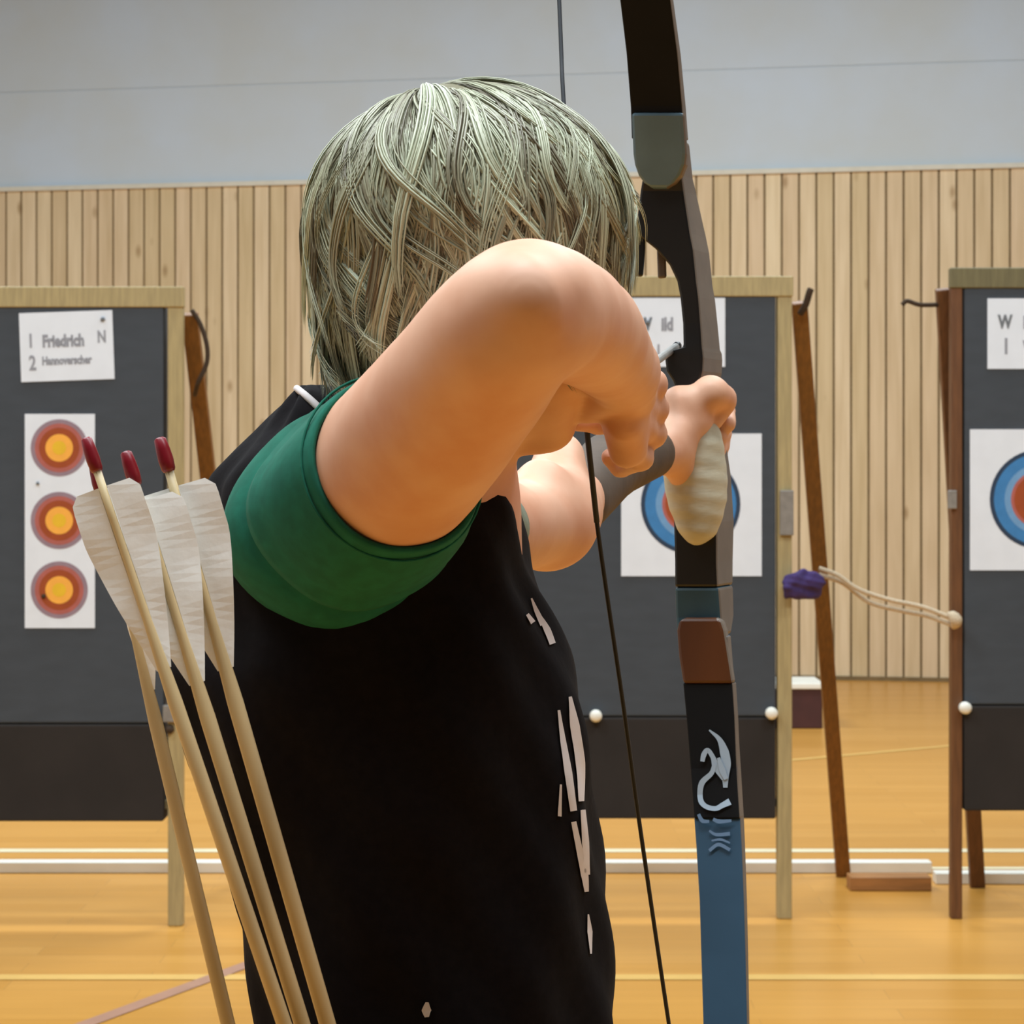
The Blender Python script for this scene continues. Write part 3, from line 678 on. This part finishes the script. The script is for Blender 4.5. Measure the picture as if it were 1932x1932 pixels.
# print on the chest side
def stroke(bm, pts, ws):
    P = spline([Vector((p[0], p[1], 0)) for p in pts], 8)
    W = np.interp(np.linspace(0, 1, len(P)), np.linspace(0, 1, len(ws)), ws)
    prev = None; o_ = Vector((0, 0, CH))
    for i, p in enumerate(P):
        d = (P[min(i+1, len(P)-1)]-P[max(i-1, 0)]).normalized(); s = Vector((-d.y, d.x, 0)); row = []
        for j in (-1, -0.33, 0.33, 1):
            q = p+s*(j*W[i]/2); dr = (at(q.x, q.y, 1.5)-o_).normalized(); h = bvh.ray_cast(o_, dr)
            if h[0] is None: row = None; break
            row.append(bm.verts.new(h[0]+h[1]*0.0012))
        if row and prev:
            for k in range(3): bm.faces.new((prev[k], prev[k+1], row[k+1], row[k]))
        prev = row
for pts_, ws_ in (
        ([(1000, 1130), (1010, 1155), (1022, 1180)], [3, 9, 12]),
        ([(992, 1160), (1003, 1176)], [6, 10]),
        ([(1018, 1168), (1030, 1190), (1040, 1216)], [8, 13, 12]),
        ([(1052, 1340), (1060, 1400), (1070, 1460), (1080, 1530)], [5, 11, 14, 12]),
        ([(1073, 1315), (1082, 1370), (1092, 1440), (1094, 1512)], [6, 18, 18, 10]),
        ([(1080, 1550), (1090, 1600), (1100, 1650), (1104, 1682)], [9, 12, 14, 8]),
        ([(1097, 1528), (1102, 1590), (1105, 1650)], [9, 13, 10]),
        ([(1107, 1725), (1110, 1758), (1112, 1800)], [3, 10, 3]),
        ([(1056, 1480), (1054, 1540)], [4, 7]),
        ([(806, 1890), (805, 1905), (806, 1918)], [6, 18, 8])):
    bm = bmesh.new(); stroke(bm, pts_, ws_); from_bm('white_print', bm, M['print'], shirt, True)
# trousers and shoes (below the frame, carry the figure)
tp = [cone(hip+Vector((0, 0, 0.08)), hip, 0.115, 0.12, 0.03)]
sh = []
for s, fy in ((-1, 1.36), (1, 1.74)):
    kn = Vector((-0.045, (1.52+fy)/2+s*0.02, 0.5))
    tp += [cone(hip+Vector((0, s*0.06, 0)), kn, 0.095, 0.072, 0.03), cone(kn, (-0.06, fy, 0.10), 0.072, 0.058, 0.03)]
V, F = surf(tp, 0.008); relax(put('trousers', np_mesh('trousers', V, F), M['denim'], body, True))
for s, fy in ((-1, 1.36), (1, 1.74)):
    V, F = surf([cone((-0.075, fy, 0.045), (0.10, fy+0.02, 0.036), 0.044, 0.036, 0.02), cone((-0.065, fy, 0.05), (-0.06, fy, 0.10), 0.042, 0.040, 0.02), ell((0.02, fy+0.01, 0.012), (0.13, 0.045, 0.012), None, 0.01)], 0.006)
    put('shoe', np_mesh('shoe', V, F), M['shoe'], body, True)
# arm guard on the bow forearm
V, F = surf([cone(at(1085, 945, 1.84), at(1150, 880, 1.95), 0.0285, 0.0285, 0.0), cone(at(1150, 880, 1.95), at(1225, 855, 2.035), 0.0285, 0.0235, 0.004)], 0.0028)
go = put('arm_guard', np_mesh('arm_guard', V, F), M['guard'], body, True); relax(go); go['label'] = 'brown arm guard'

# ------------------------------------------------------------------ hair
HA = np.array([0.1015, 0.106, 0.0945]); HH = np.array(at(880, 425, 1.43))
def hmap(d, sc_):
    """unit directions (n,3) -> points on the hair shell"""
    e = np.arcsin(np.clip(d[:, 2], -1, 1)); h = d[:, :2]/np.maximum(np.linalg.norm(d[:, :2], axis=1, keepdims=True), 1e-6)
    up = d*HA; k = 1-0.10*np.clip(-e, 0, 2)-0.06*np.clip(-e, 0, 2)**2
    dn = np.stack([h[:, 0]*HA[0]*k, h[:, 1]*HA[1]*k, HA[2]*e*1.02], 1)
    p = np.where((d[:, 2] >= 0)[:, None], up, dn)
    return HH + p*sc_[:, None]
def zend(d):
    """lowest height (relative to the head centre) hair reaches for a horizontal direction"""
    az = np.arctan2(d[:, 1], d[:, 0]); fa = math.atan2(F_[1], F_[0])
    df = np.abs((az-fa+np.pi) % (2*np.pi)-np.pi)
    return np.interp(df, [0, 0.5, 0.9, 1.25, 1.7, 2.2, 3.2], [-0.020, -0.022, -0.034, -0.060, -0.085, -0.108, -0.112])
Wd = np.array([-0.26, -0.04, 0.96]); Wd /= np.linalg.norm(Wd)
Uu = np.cross(Wd, [0, 1, 0]); Uu /= np.linalg.norm(Uu); Vv = np.cross(Wd, Uu)
def strands(nc, per, seed, b_lo, b_hi, s_lo, s_hi, wid, tone_lo, tone_hi, spread, seg=14, flick=0.012, lenlo=0.55, lenhi=1.0, curl=0.0):
    g = np.random.default_rng(seed)
    al = g.uniform(0, 2*np.pi, nc); b0 = np.arccos(1-g.uniform(0, 1, nc)*(1-np.cos(b_hi)))*1.0; b0 = np.clip(b0, b_lo, b_hi)
    ln = g.uniform(lenlo, lenhi, nc); scl = g.uniform(s_lo, s_hi, nc); ph = g.uniform(0, 6.28, nc); tn = g.uniform(tone_lo, tone_hi, nc)
    am = g.uniform(0.3, 1, nc)*curl; fz = g.uniform(-1, 1, (nc, 3))*flick
    n = nc*per; rep = lambda a: np.repeat(a, per, axis=0)
    al, b0, ln, scl, ph, tn, am, fz = map(rep, (al, b0, ln, scl, ph, tn, am, fz))
    ja = g.normal(0, spread, n); jb = g.normal(0, spread*0.6, n); js = g.normal(0, 0.006, n); tn = tn+g.normal(0, 0.16, n)
    T = np.linspace(0, 1, seg); P = np.zeros((n, seg, 3))
    # total polar travel: march finely and stop at zend
    fine = 60; bmax = 2.9
    bs = np.linspace(0, 1, fine)
    bf = b0[:, None] + (bmax-b0)[:, None]*bs[None]
    stop = np.full(n, bmax)
    for j in range(fine):
        d = np.cos(bf[:, j])[:, None]*Wd + np.sin(bf[:, j])[:, None]*(np.cos(al)[:, None]*Uu+np.sin(al)[:, None]*Vv)
        p = hmap(d, scl)-HH; ze = zend(d)+jb*0.12
        hit = (p[:, 2] < ze) & (stop == bmax); stop[hit] = bf[hit, j]
    b1 = b0+(stop-b0)*ln
    for j, t in enumerate(T):
        b = b0+(b1-b0)*t
        a = al + ja*(1-0.75*t)*0.9 + am*np.sin(t*3.0+ph)*(0.2+t)
        d = np.cos(b)[:, None]*Wd + np.sin(b)[:, None]*(np.cos(a)[:, None]*Uu+np.sin(a)[:, None]*Vv)
        s = (scl+js)*(1-0.05*(1-t)**3) + 0.012*math.sin(t*math.pi)
        P[:, j] = hmap(d, s) + fz*t**2.2
    # triangular tubes
    D = np.gradient(P, axis=1); D /= np.linalg.norm(D, axis=2, keepdims=True)+1e-9
    R = P-HH; R /= np.linalg.norm(R, axis=2, keepdims=True); Sx = np.cross(D, R); Sx /= np.linalg.norm(Sx, axis=2, keepdims=True)+1e-9; Nn = np.cross(Sx, D)
    wj = wid*g.uniform(0.6, 1.2, n)[:, None]*(np.sin(np.clip(T*0.93+0.07, 0, 1)*np.pi)**0.5+0.05)[None]
    Vt = np.stack([P+Sx*wj[..., None], P-Sx*wj[..., None], P+Nn*(wj*0.6)[..., None]], 2)   # n,seg,3,3
    base = (np.arange(n)*seg*3)[:, None, None]+(np.arange(seg-1)*3)[None, :, None]
    k = np.arange(3)[None, None]; k2 = (k+1) % 3
    Fq = np.stack([base+k, base+k2, base+3+k2, base+3+k], -1).reshape(-1, 4)
    return Vt.reshape(-1, 3), Fq, np.repeat(np.clip(tn, 0, 1), seg*3)
parts = [strands(560, 22, 1, 0.02, 1.2, 0.955, 0.985, 0.0009, 0.05, 0.75, 0.095, flick=0.008, curl=0.34),
         strands(260, 20, 2, 0.10, 1.5, 0.975, 1.0, 0.0009, 0.20, 0.95, 0.060, flick=0.012, curl=0.38),
         strands(90, 14, 3, 0.5, 1.7, 0.985, 1.01, 0.0008, 0.4, 1.0, 0.03, flick=0.014, curl=0.45),
         strands(60, 6, 8, 0.9, 1.9, 0.99, 1.04, 0.0005, 0.4, 0.9, 0.05, flick=0.014, curl=0.5),
         strands(260, 16, 5, 0.9, 2.1, 0.93, 0.985, 0.0010, 0.0, 0.45, 0.05, flick=0.010, curl=0.25)]
# under-layer cap
na, nb = 96, 40
th = np.linspace(0, 2*np.pi, na, endpoint=False)
cap = []
for i in range(nb):
    e = math.pi/2 - 0.001 - i/(nb-1)*2.75
    row = np.stack([np.cos(th)*math.cos(e) if e > -1.5 else np.cos(th)*0.07, np.sin(th)*math.cos(e) if e > -1.5 else np.sin(th)*0.07, np.full(na, math.sin(max(e, -1.5)))], 1)
    p = hmap(row, np.full(na, 0.94))-HH; ze = zend(row)*0.93
    p[:, 2] = np.maximum(p[:, 2], ze); cap.append(HH+p)
cv = np.concatenate(cap); cf = []
for i in range(nb-1):
    for k in range(na): cf.append((i*na+k, i*na+(k+1) % na, (i+1)*na+(k+1) % na, (i+1)*na+k))
parts.append((cv, np.array(cf), np.full(len(cv), 0.12)))
Vs, Fs, Ts = [], [], []; off = 0
for v, f, t in parts: Vs.append(v); Fs.append(f+off); Ts.append(t); off += len(v)
Vs = np.concatenate(Vs); Fs = np.concatenate(Fs); Ts = np.concatenate(Ts)
me = bpy.data.meshes.new('hair')
me.vertices.add(len(Vs)); me.vertices.foreach_set('co', Vs.astype(np.float32).ravel())
me.loops.add(Fs.size); me.loops.foreach_set('vertex_index', Fs.astype(np.int32).ravel())
me.polygons.add(len(Fs)); me.polygons.foreach_set('loop_start', np.arange(len(Fs), dtype=np.int32)*4); me.update(calc_edges=True)
at_ = me.attributes.new('tone', 'FLOAT', 'POINT'); at_.data.foreach_set('value', Ts.astype(np.float32))
hm = bpy.data.materials.new('ash_blond_hair'); hm.use_nodes = True; nt = hm.node_tree; b = nt.nodes['Principled BSDF']
b.inputs['Roughness'].default_value = 0.42; b.inputs['Specular IOR Level'].default_value = 0.6
an = nt.nodes.new('ShaderNodeAttribute'); an.attribute_name = 'tone'; rp = nt.nodes.new('ShaderNodeValToRGB')
rp.color_ramp.elements[0].color = (*s2l((108, 98, 74)), 1); rp.color_ramp.elements[1].color = (*s2l((208, 214, 184)), 1)
e = rp.color_ramp.elements.new(0.5); e.color = (*s2l((164, 163, 134)), 1)
nt.links.new(an.outputs['Fac'], rp.inputs[0]); nt.links.new(rp.outputs[0], b.inputs['Base Color'])
put('hair', me, hm, body, True)['label'] = 'ash blond layered hair'

# ------------------------------------------------------------------ bow
TH = math.radians(23); FA = Vector((math.sin(TH), math.cos(TH), 0)); NF = -FA
bow = empty('recurve_bow', at(1310, 900, 2.1), 'drawn recurve bow with black riser and dark blue lower limb, held upright', 'bow')
def bowY(y): return float(np.interp(y, [-800, 0, 200, 355, 1165, 1500, 1932, 2600], [1.86, 2.04, 2.08, 2.10, 2.10, 2.075, 2.0, 1.86]))
def on_face(px, py, cxp, Yc, lift=0.0):
    c = at(cxp, py, Yc) + NF*lift; o_ = Vector((0, 0, CH)); d = at(px, py, 1.0)-o_
    t = (c-o_).dot(NF)/d.dot(NF); return o_+d*t
def loft_bow(name, rows, m, lift=0.0, side_m=None, bw=0.003):
    """rows: y, xl, xr, depth"""
    bm = bmesh.new(); rr = []
    for (y, xl, xr, dp) in rows:
        cxp = float(np.interp(y, [r[0] for r in AXIS], [r[1] for r in AXIS])); Yc = bowY(y)
        a = on_face(xl, y, cxp, Yc, lift); b_ = on_face(xr, y, cxp, Yc, lift)
        rr.append([bm.verts.new(p) for p in (a, b_, b_+FA*dp, a+FA*dp)])
    for p, q in zip(rr, rr[1:]):
        for k in range(4):
            f = bm.faces.new((p[k], p[(k+1) % 4], q[(k+1) % 4], q[k])); f.material_index = 1 if (side_m and k == 1) else 0
    bm.faces.new(rr[0]); bm.faces.new(rr[-1])
    o = from_bm(name, bm, [m, side_m] if side_m else [m], bow); bevel(o, bw, 2); return o
AXIS = [(-800, 1150), (0, 1217), (200, 1238), (355, 1246), (600, 1290), (900, 1310), (1165, 1322), (1500, 1348), (1932, 1368), (2600, 1400)]
loft_bow('riser', [(262, 1203, 1282, .03), (330, 1212, 1286, .035), (360, 1207, 1290, .04), (400, 1202, 1296, .045), (440, 1199, 1302, .05), (470, 1236, 1308, .05), (500, 1262, 1311, .05), (530, 1276, 1314, .05),
                   (560, 1282, 1318, .052), (610, 1287, 1322, .054), (655, 1288, 1325, .056), (662, 1262, 1326, .06), (675, 1253, 1327, .06), (700, 1256, 1326, .06), (718, 1268, 1322, .06), (740, 1276, 1326, .058),
                   (800, 1276, 1332, .056), (900, 1274, 1346, .056), (985, 1270, 1352, .055), (1060, 1272, 1352, .052), (1108, 1272, 1354, .048)], M['riser'], 0, M['riser_side'])
bm = bmesh.new()
for (xa_, ya_, xb_, yb_) in ((1203, 430, 1196, 520),):
    add_beam(bm, on_face(xa_, ya_, 1250, 2.1)+FA*0.01, on_face(xb_, yb_, 1250, 2.1)+FA*0.01, 0.010, 0.012)
bevel(from_bm('sight_bar', bm, M['riser'], bow), 0.002)
bm = bmesh.new(); add_beam(bm, on_face(1234, 462, 1250, 2.1)+FA*0.02, on_face(1236, 522, 1250, 2.1)+FA*0.02, 0.008, 0.008); bevel(from_bm('sight_block', bm, M['riser_side'], bow), 0.002)
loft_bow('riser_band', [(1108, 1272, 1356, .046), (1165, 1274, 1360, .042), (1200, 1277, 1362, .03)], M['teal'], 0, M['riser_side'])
up = [(-760, 1128, 1160, .006), (-500, 1130, 1185, .006), (-250, 1145, 1222, .007), (0, 1169, 1265, .010), (100, 1181, 1278, .011), (200, 1189, 1287, .012), (262, 1191, 1291, .013)]
loft_bow('upper_limb', up, M['limb_black'], 0.004, M['riser_side'], 0.0015)
loft_bow('limb_plate', [(212, 1190, 1289, .006), (290, 1193, 1294, .010), (310, 1196, 1292, .012), (330, 1203, 1284, .012), (345, 1214, 1272, .012), (355, 1230, 1256, .012)], M['steel'], 0.008, M['riser_side'], 0.004)['label'] = 'rounded blue grey limb end'
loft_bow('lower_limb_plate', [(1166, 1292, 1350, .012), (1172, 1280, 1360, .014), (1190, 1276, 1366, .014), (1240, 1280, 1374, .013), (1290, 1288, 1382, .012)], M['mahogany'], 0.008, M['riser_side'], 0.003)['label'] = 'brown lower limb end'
loft_bow('lower_limb_sleeve', [(1288, 1288, 1382, .012), (1350, 1294, 1386, .012), (1450, 1302, 1390, .012), (1545, 1309, 1396, .012)], M['limb_black'], 0.006, M['riser_side'], 0.0015)
llimb = loft_bow('lower_limb', [(1200, 1282, 1372, .012), (1400, 1300, 1388, .012), (1545, 1309, 1397, .012), (1600, 1313, 1400, .011), (1700, 1319, 1404, .010), (1800, 1322, 1407, .009), (1932, 1326, 1410, .008),
                        (2150, 1338, 1418, .007), (2400, 1360, 1425, .006), (2560, 1380, 1425, .006)], M['limb'], 0.004, M['riser_side'], 0.0015)
# cream grip
gr = [(812, 1262, 1338), (830, 1252, 1352), (860, 1246, 1356), (900, 1242, 1360), (935, 1248, 1360), (960, 1258, 1356), (985, 1268, 1350), (1003, 1284, 1336)]
pg = []
for (y, xl, xr) in gr:
    c = on_face((xl+xr)/2, y, 1305, 2.085); r = (xr-xl)/2/FPX*2.085
    pg.append((c+FA*(r*0.6), r))
pr2 = [cone(a[0], b_[0], a[1], b_[1], 0.004) for a, b_ in zip(pg, pg[1:])]
V, F = surf(pr2, 0.0024, lambda X, Y, Z: 0.0004*np.sin(Z*380+X*60))
g_ = put('grip', np_mesh('grip', V, F), M['grip'], bow, True); relax(g_, 0.5, 2); g_['label'] = 'cream coloured grip'
# string
NK = at(1106, 800, 1.553)
top = at(1020, -820, 1.86); bot = at(1357, 2560, 1.86)
bm = bmesh.new(); add_tube(bm, spline([top, at(1055, 0, 1.70), at(1063, 185, 1.66), at(1090, 600, 1.58), NK], 6)[:], 0.0016, 8)
add_tube(bm, spline([NK, at(1128, 1000, 1.585), at(1176, 1330, 1.64), at(1206, 1550, 1.68), at(1262, 1932, 1.745), bot], 6), 0.0016, 8)
strg = from_bm('string', bm, M['string'], bow, True)
bm = bmesh.new(); add_tube(bm, [at(1104, 740, 1.556), NK, at(1126, 985, 1.582)], 0.0020, 8); from_bm('string_serving', bm, M['string'], strg, True)
# emblem on the lower limb
def face_poly(bm, pts, ws, lift=0.0075):
    P = spline([Vector((p[0], p[1], 0)) for p in pts], 6); W = np.interp(np.linspace(0, 1, len(P)), np.linspace(0, 1, len(ws)), ws); prev = None
    for i, p in enumerate(P):
        d = (P[min(i+1, len(P)-1)]-P[max(i-1, 0)]).normalized(); s = Vector((-d.y, d.x, 0)); row = []
        for j in (-1, 1):
            q = p+s*(j*W[i]/2); cxp = float(np.interp(q.y, [r[0] for r in AXIS], [r[1] for r in AXIS]))
            row.append(bm.verts.new(on_face(q.x, q.y, cxp, bowY(q.y), lift)))
        if prev: bm.faces.new((prev[0], prev[1], row[1], row[0]))
        prev = row
def ez(x, y): return (1270+x/6.9, 1360+y/6.9)
bm = bmesh.new()
face_poly(bm, [ez(470, 120), ez(600, 240), ez(665, 400), ez(690, 560), ez(680, 720), ez(680, 870)], [3, 9, 17, 18, 13, 8], 0.0085)
face_poly(bm, [ez(380, 530), ez(400, 440), ez(450, 380), ez(520, 480), ez(560, 600), ez(660, 760)], [8, 10, 8, 9, 14, 8], 0.0088)
face_poly(bm, [ez(540, 560), ez(500, 680), ez(380, 800), ez(350, 940), ez(370, 1060), ez(450, 1125), ez(560, 1140), ez(640, 1100), ez(740, 1050)], [8, 9, 11, 10, 10, 9, 9, 10, 13], 0.0091)
face_poly(bm, [ez(590, 480), ez(640, 640), ez(690, 760)], [6, 12, 8], 0.0094)
emb = from_bm('emblem', bm, M['emblem'], llimb); emb['label'] = 'curling silver white emblem'
bm = bmesh.new()
face_poly(bm, [ez(330, 1215), ez(380, 1300), ez(470, 1310)], [6, 8, 5], 0.0085); face_poly(bm, [ez(520, 1280), ez(600, 1310), ez(760, 1300)], [6, 8, 5], 0.0085)
face_poly(bm, [ez(470, 1430), ez(560, 1480), ez(740, 1470)], [4, 6, 7], 0.0065); face_poly(bm, [ez(470, 1690), ez(590, 1610), ez(740, 1680)], [6, 7, 6], 0.0065)
face_poly(bm, [ez(500, 1560), ez(620, 1545), ez(740, 1590)], [3, 5, 3], 0.0065)
from_bm('lettering', bm, M['emblem_dim'], llimb)['label'] = 'faint blue grey lettering'

# ------------------------------------------------------------------ arrows
def arrow_parts(root, A, B, vane_ang, L=0.74, nock_l=0.019, v0=0.034, vl=0.106, vh=0.0195, r=0.0043, nockm=None, tilt=None):
    """built in world space around root location; A nock end, direction to B"""
    A = Vector(A); d = (Vector(B)-A).normalized(); ref = Vector((0, -1, 0)); s = (ref-d*ref.dot(d)).normalized(); t = d.cross(s)
    bm = bmesh.new(); add_tube(bm, [A+d*nock_l*0.75, A+d*0.05, A+d*0.11, A+d*0.16, A+d*(L-0.02)], [r*0.56, r*0.54, r*0.62, r, r], 12); from_bm('shaft', bm, M['shaft'], root, True)
    bm = bmesh.new(); add_tube(bm, [A+d*(L-0.03), A+d*(L-0.022), A+d*(L-0.008), A+d*L], [r*1.02, r*1.15, r*0.9, 0.0005], 12); from_bm('point', bm, M['bracket'], root, True)
    bm = bmesh.new(); add_tube(bm, [A, A+d*0.001, A+d*0.007, A+d*nock_l*0.7, A+d*nock_l, A+d*(nock_l+0.0015)], [r*0.5, r*0.74, r*0.88, r*0.95, r*0.86, r*0.70], 12)
    from_bm('nock', bm, M['nock'], root, True)
    for k, a in enumerate(vane_ang):
        a = math.radians(a); n_ = t*math.cos(a)+s*math.sin(a); q = d.cross(n_)
        bm = bmesh.new(); nseg = 22; rows = []
        for i in range(nseg+1):
            u = i/nseg
            h = vh*(min(1.0, (u/0.05)**0.6 if u > 0 else 0.0)*(0.93+0.07*math.sin(u*8)) if u < 0.06 else 1.0)
            h = vh*min(0.72+u*5.6 if u < 0.05 else 1.0, 1.0)
            if u > 0.28: h = vh*max(0.0, 1-((u-0.28)/0.72)**1.25)
            c = A+d*(v0+vl*u) + d*(-0.004*(1-u)) 
            wob = 0.0006*math.sin(u*14+k*2)
            rows.append([bm.verts.new(c+n_*(r*0.60)+q*x_) for x_ in (-0.0007, 0.0007)] + [bm.verts.new(c+n_*(r+h)+q*(x_+wob)) for x_ in (0.0003, -0.0003)])
        for p0, p1 in zip(rows, rows[1:]):
            for j in range(4): bm.faces.new((p0[j], p0[(j+1) % 4], p1[(j+1) % 4], p1[j]))
        bm.faces.new(rows[0]); bm.faces.new(rows[-1])
        from_bm('feather_vane', bm, M['feather'], root, False)
specs = [((162, 826), (536, 1932), 1.300, 1.275, (-176, -6, -92), 'wooden arrow with red nock and white feathers, leftmost nock of the three', 0.0043),
         ((237, 852), (570, 1932), 1.310, 1.285, (-170, 4, -85), 'wooden arrow with red nock, middle and lowest nock of the three', 0.0046),
         ((301, 826), (618, 1932), 1.322, 1.297, (-178, -4, -95), 'wooden arrow with red nock nearest the green sleeve', 0.0048),
         ((176, 870), (430, 1932), 1.345, 1.315, (-179, -70, -120), 'wooden arrow whose shaft hangs furthest left, its nock hidden behind others', 0.0042)]
for (a, b_, Ya, Yb, va, lab, r) in specs:
    A = at(a[0], a[1], Ya); B = at(b_[0], b_[1], Yb)
    root = empty('arrow', A, lab, 'arrow', 'feathered wooden arrows standing in the quiver'); arrow_parts(root, A, B, va, r=r, vh=0.0165 if a[0] < 200 else 0.0195)
# nocked arrow on the string, mostly hidden by the drawing hand
A = Vector((NK.x, NK.y-0.004, NK.z)); A = at(1106, 775, 1.548); B = at(1262, 664, 2.10)
root = empty('arrow', A, 'arrow on the drawn string, its tip resting beside the black riser', 'arrow')
d = (B-A).normalized()
bm = bmesh.new(); add_tube(bm, [A+d*0.012, B+d*0.07], 0.0038, 12); from_bm('shaft', bm, M['bracket'], root, True)
bm = bmesh.new(); add_tube(bm, [A, A+d*0.004, A+d*0.014], [0.003, 0.0045, 0.004], 12); from_bm('nock', bm, M['nock'], root, True)
bm = bmesh.new(); add_tube(bm, [B+d*0.065, B+d*0.08, B+d*0.10], [0.004, 0.0045, 0.0005], 12); from_bm('point', bm, M['black'], root, True)
# quiver below the frame, holding the arrows
qa = at(560, 2020, 1.315); 
qd = (at(700, 2400, 1.30)-at(565, 2020, 1.305)).normalized()
root = empty('quiver', qa+qd*0.45, 'dark leather hip quiver holding the feathered arrows', 'quiver')
bm = bmesh.new(); NS = 32; rr = []
s = qd.cross(Vector((0, 1, 0))).normalized(); t = qd.cross(s)
for u, ra, rb in ((0.0, .072, .034), (0.15, .066, .034), (0.3, .060, .034), (0.52, .055, .034), (0.53, .04, .025)):
    rr.append([bm.verts.new(qa+qd*(0.05+u)+s*(ra*math.cos(2*math.pi*k/NS))+t*(rb*math.sin(2*math.pi*k/NS))) for k in range(NS)])
for p0, p1 in zip(rr, rr[1:]):
    for k in range(NS): bm.faces.new((p0[k], p0[(k+1) % NS], p1[(k+1) % NS], p1[k]))
bm.faces.new(rr[-1])
q_ = from_bm('pouch', bm, M['quiver'], root, True); sd = q_.modifiers.new('solid', 'SOLIDIFY'); sd.thickness = 0.003
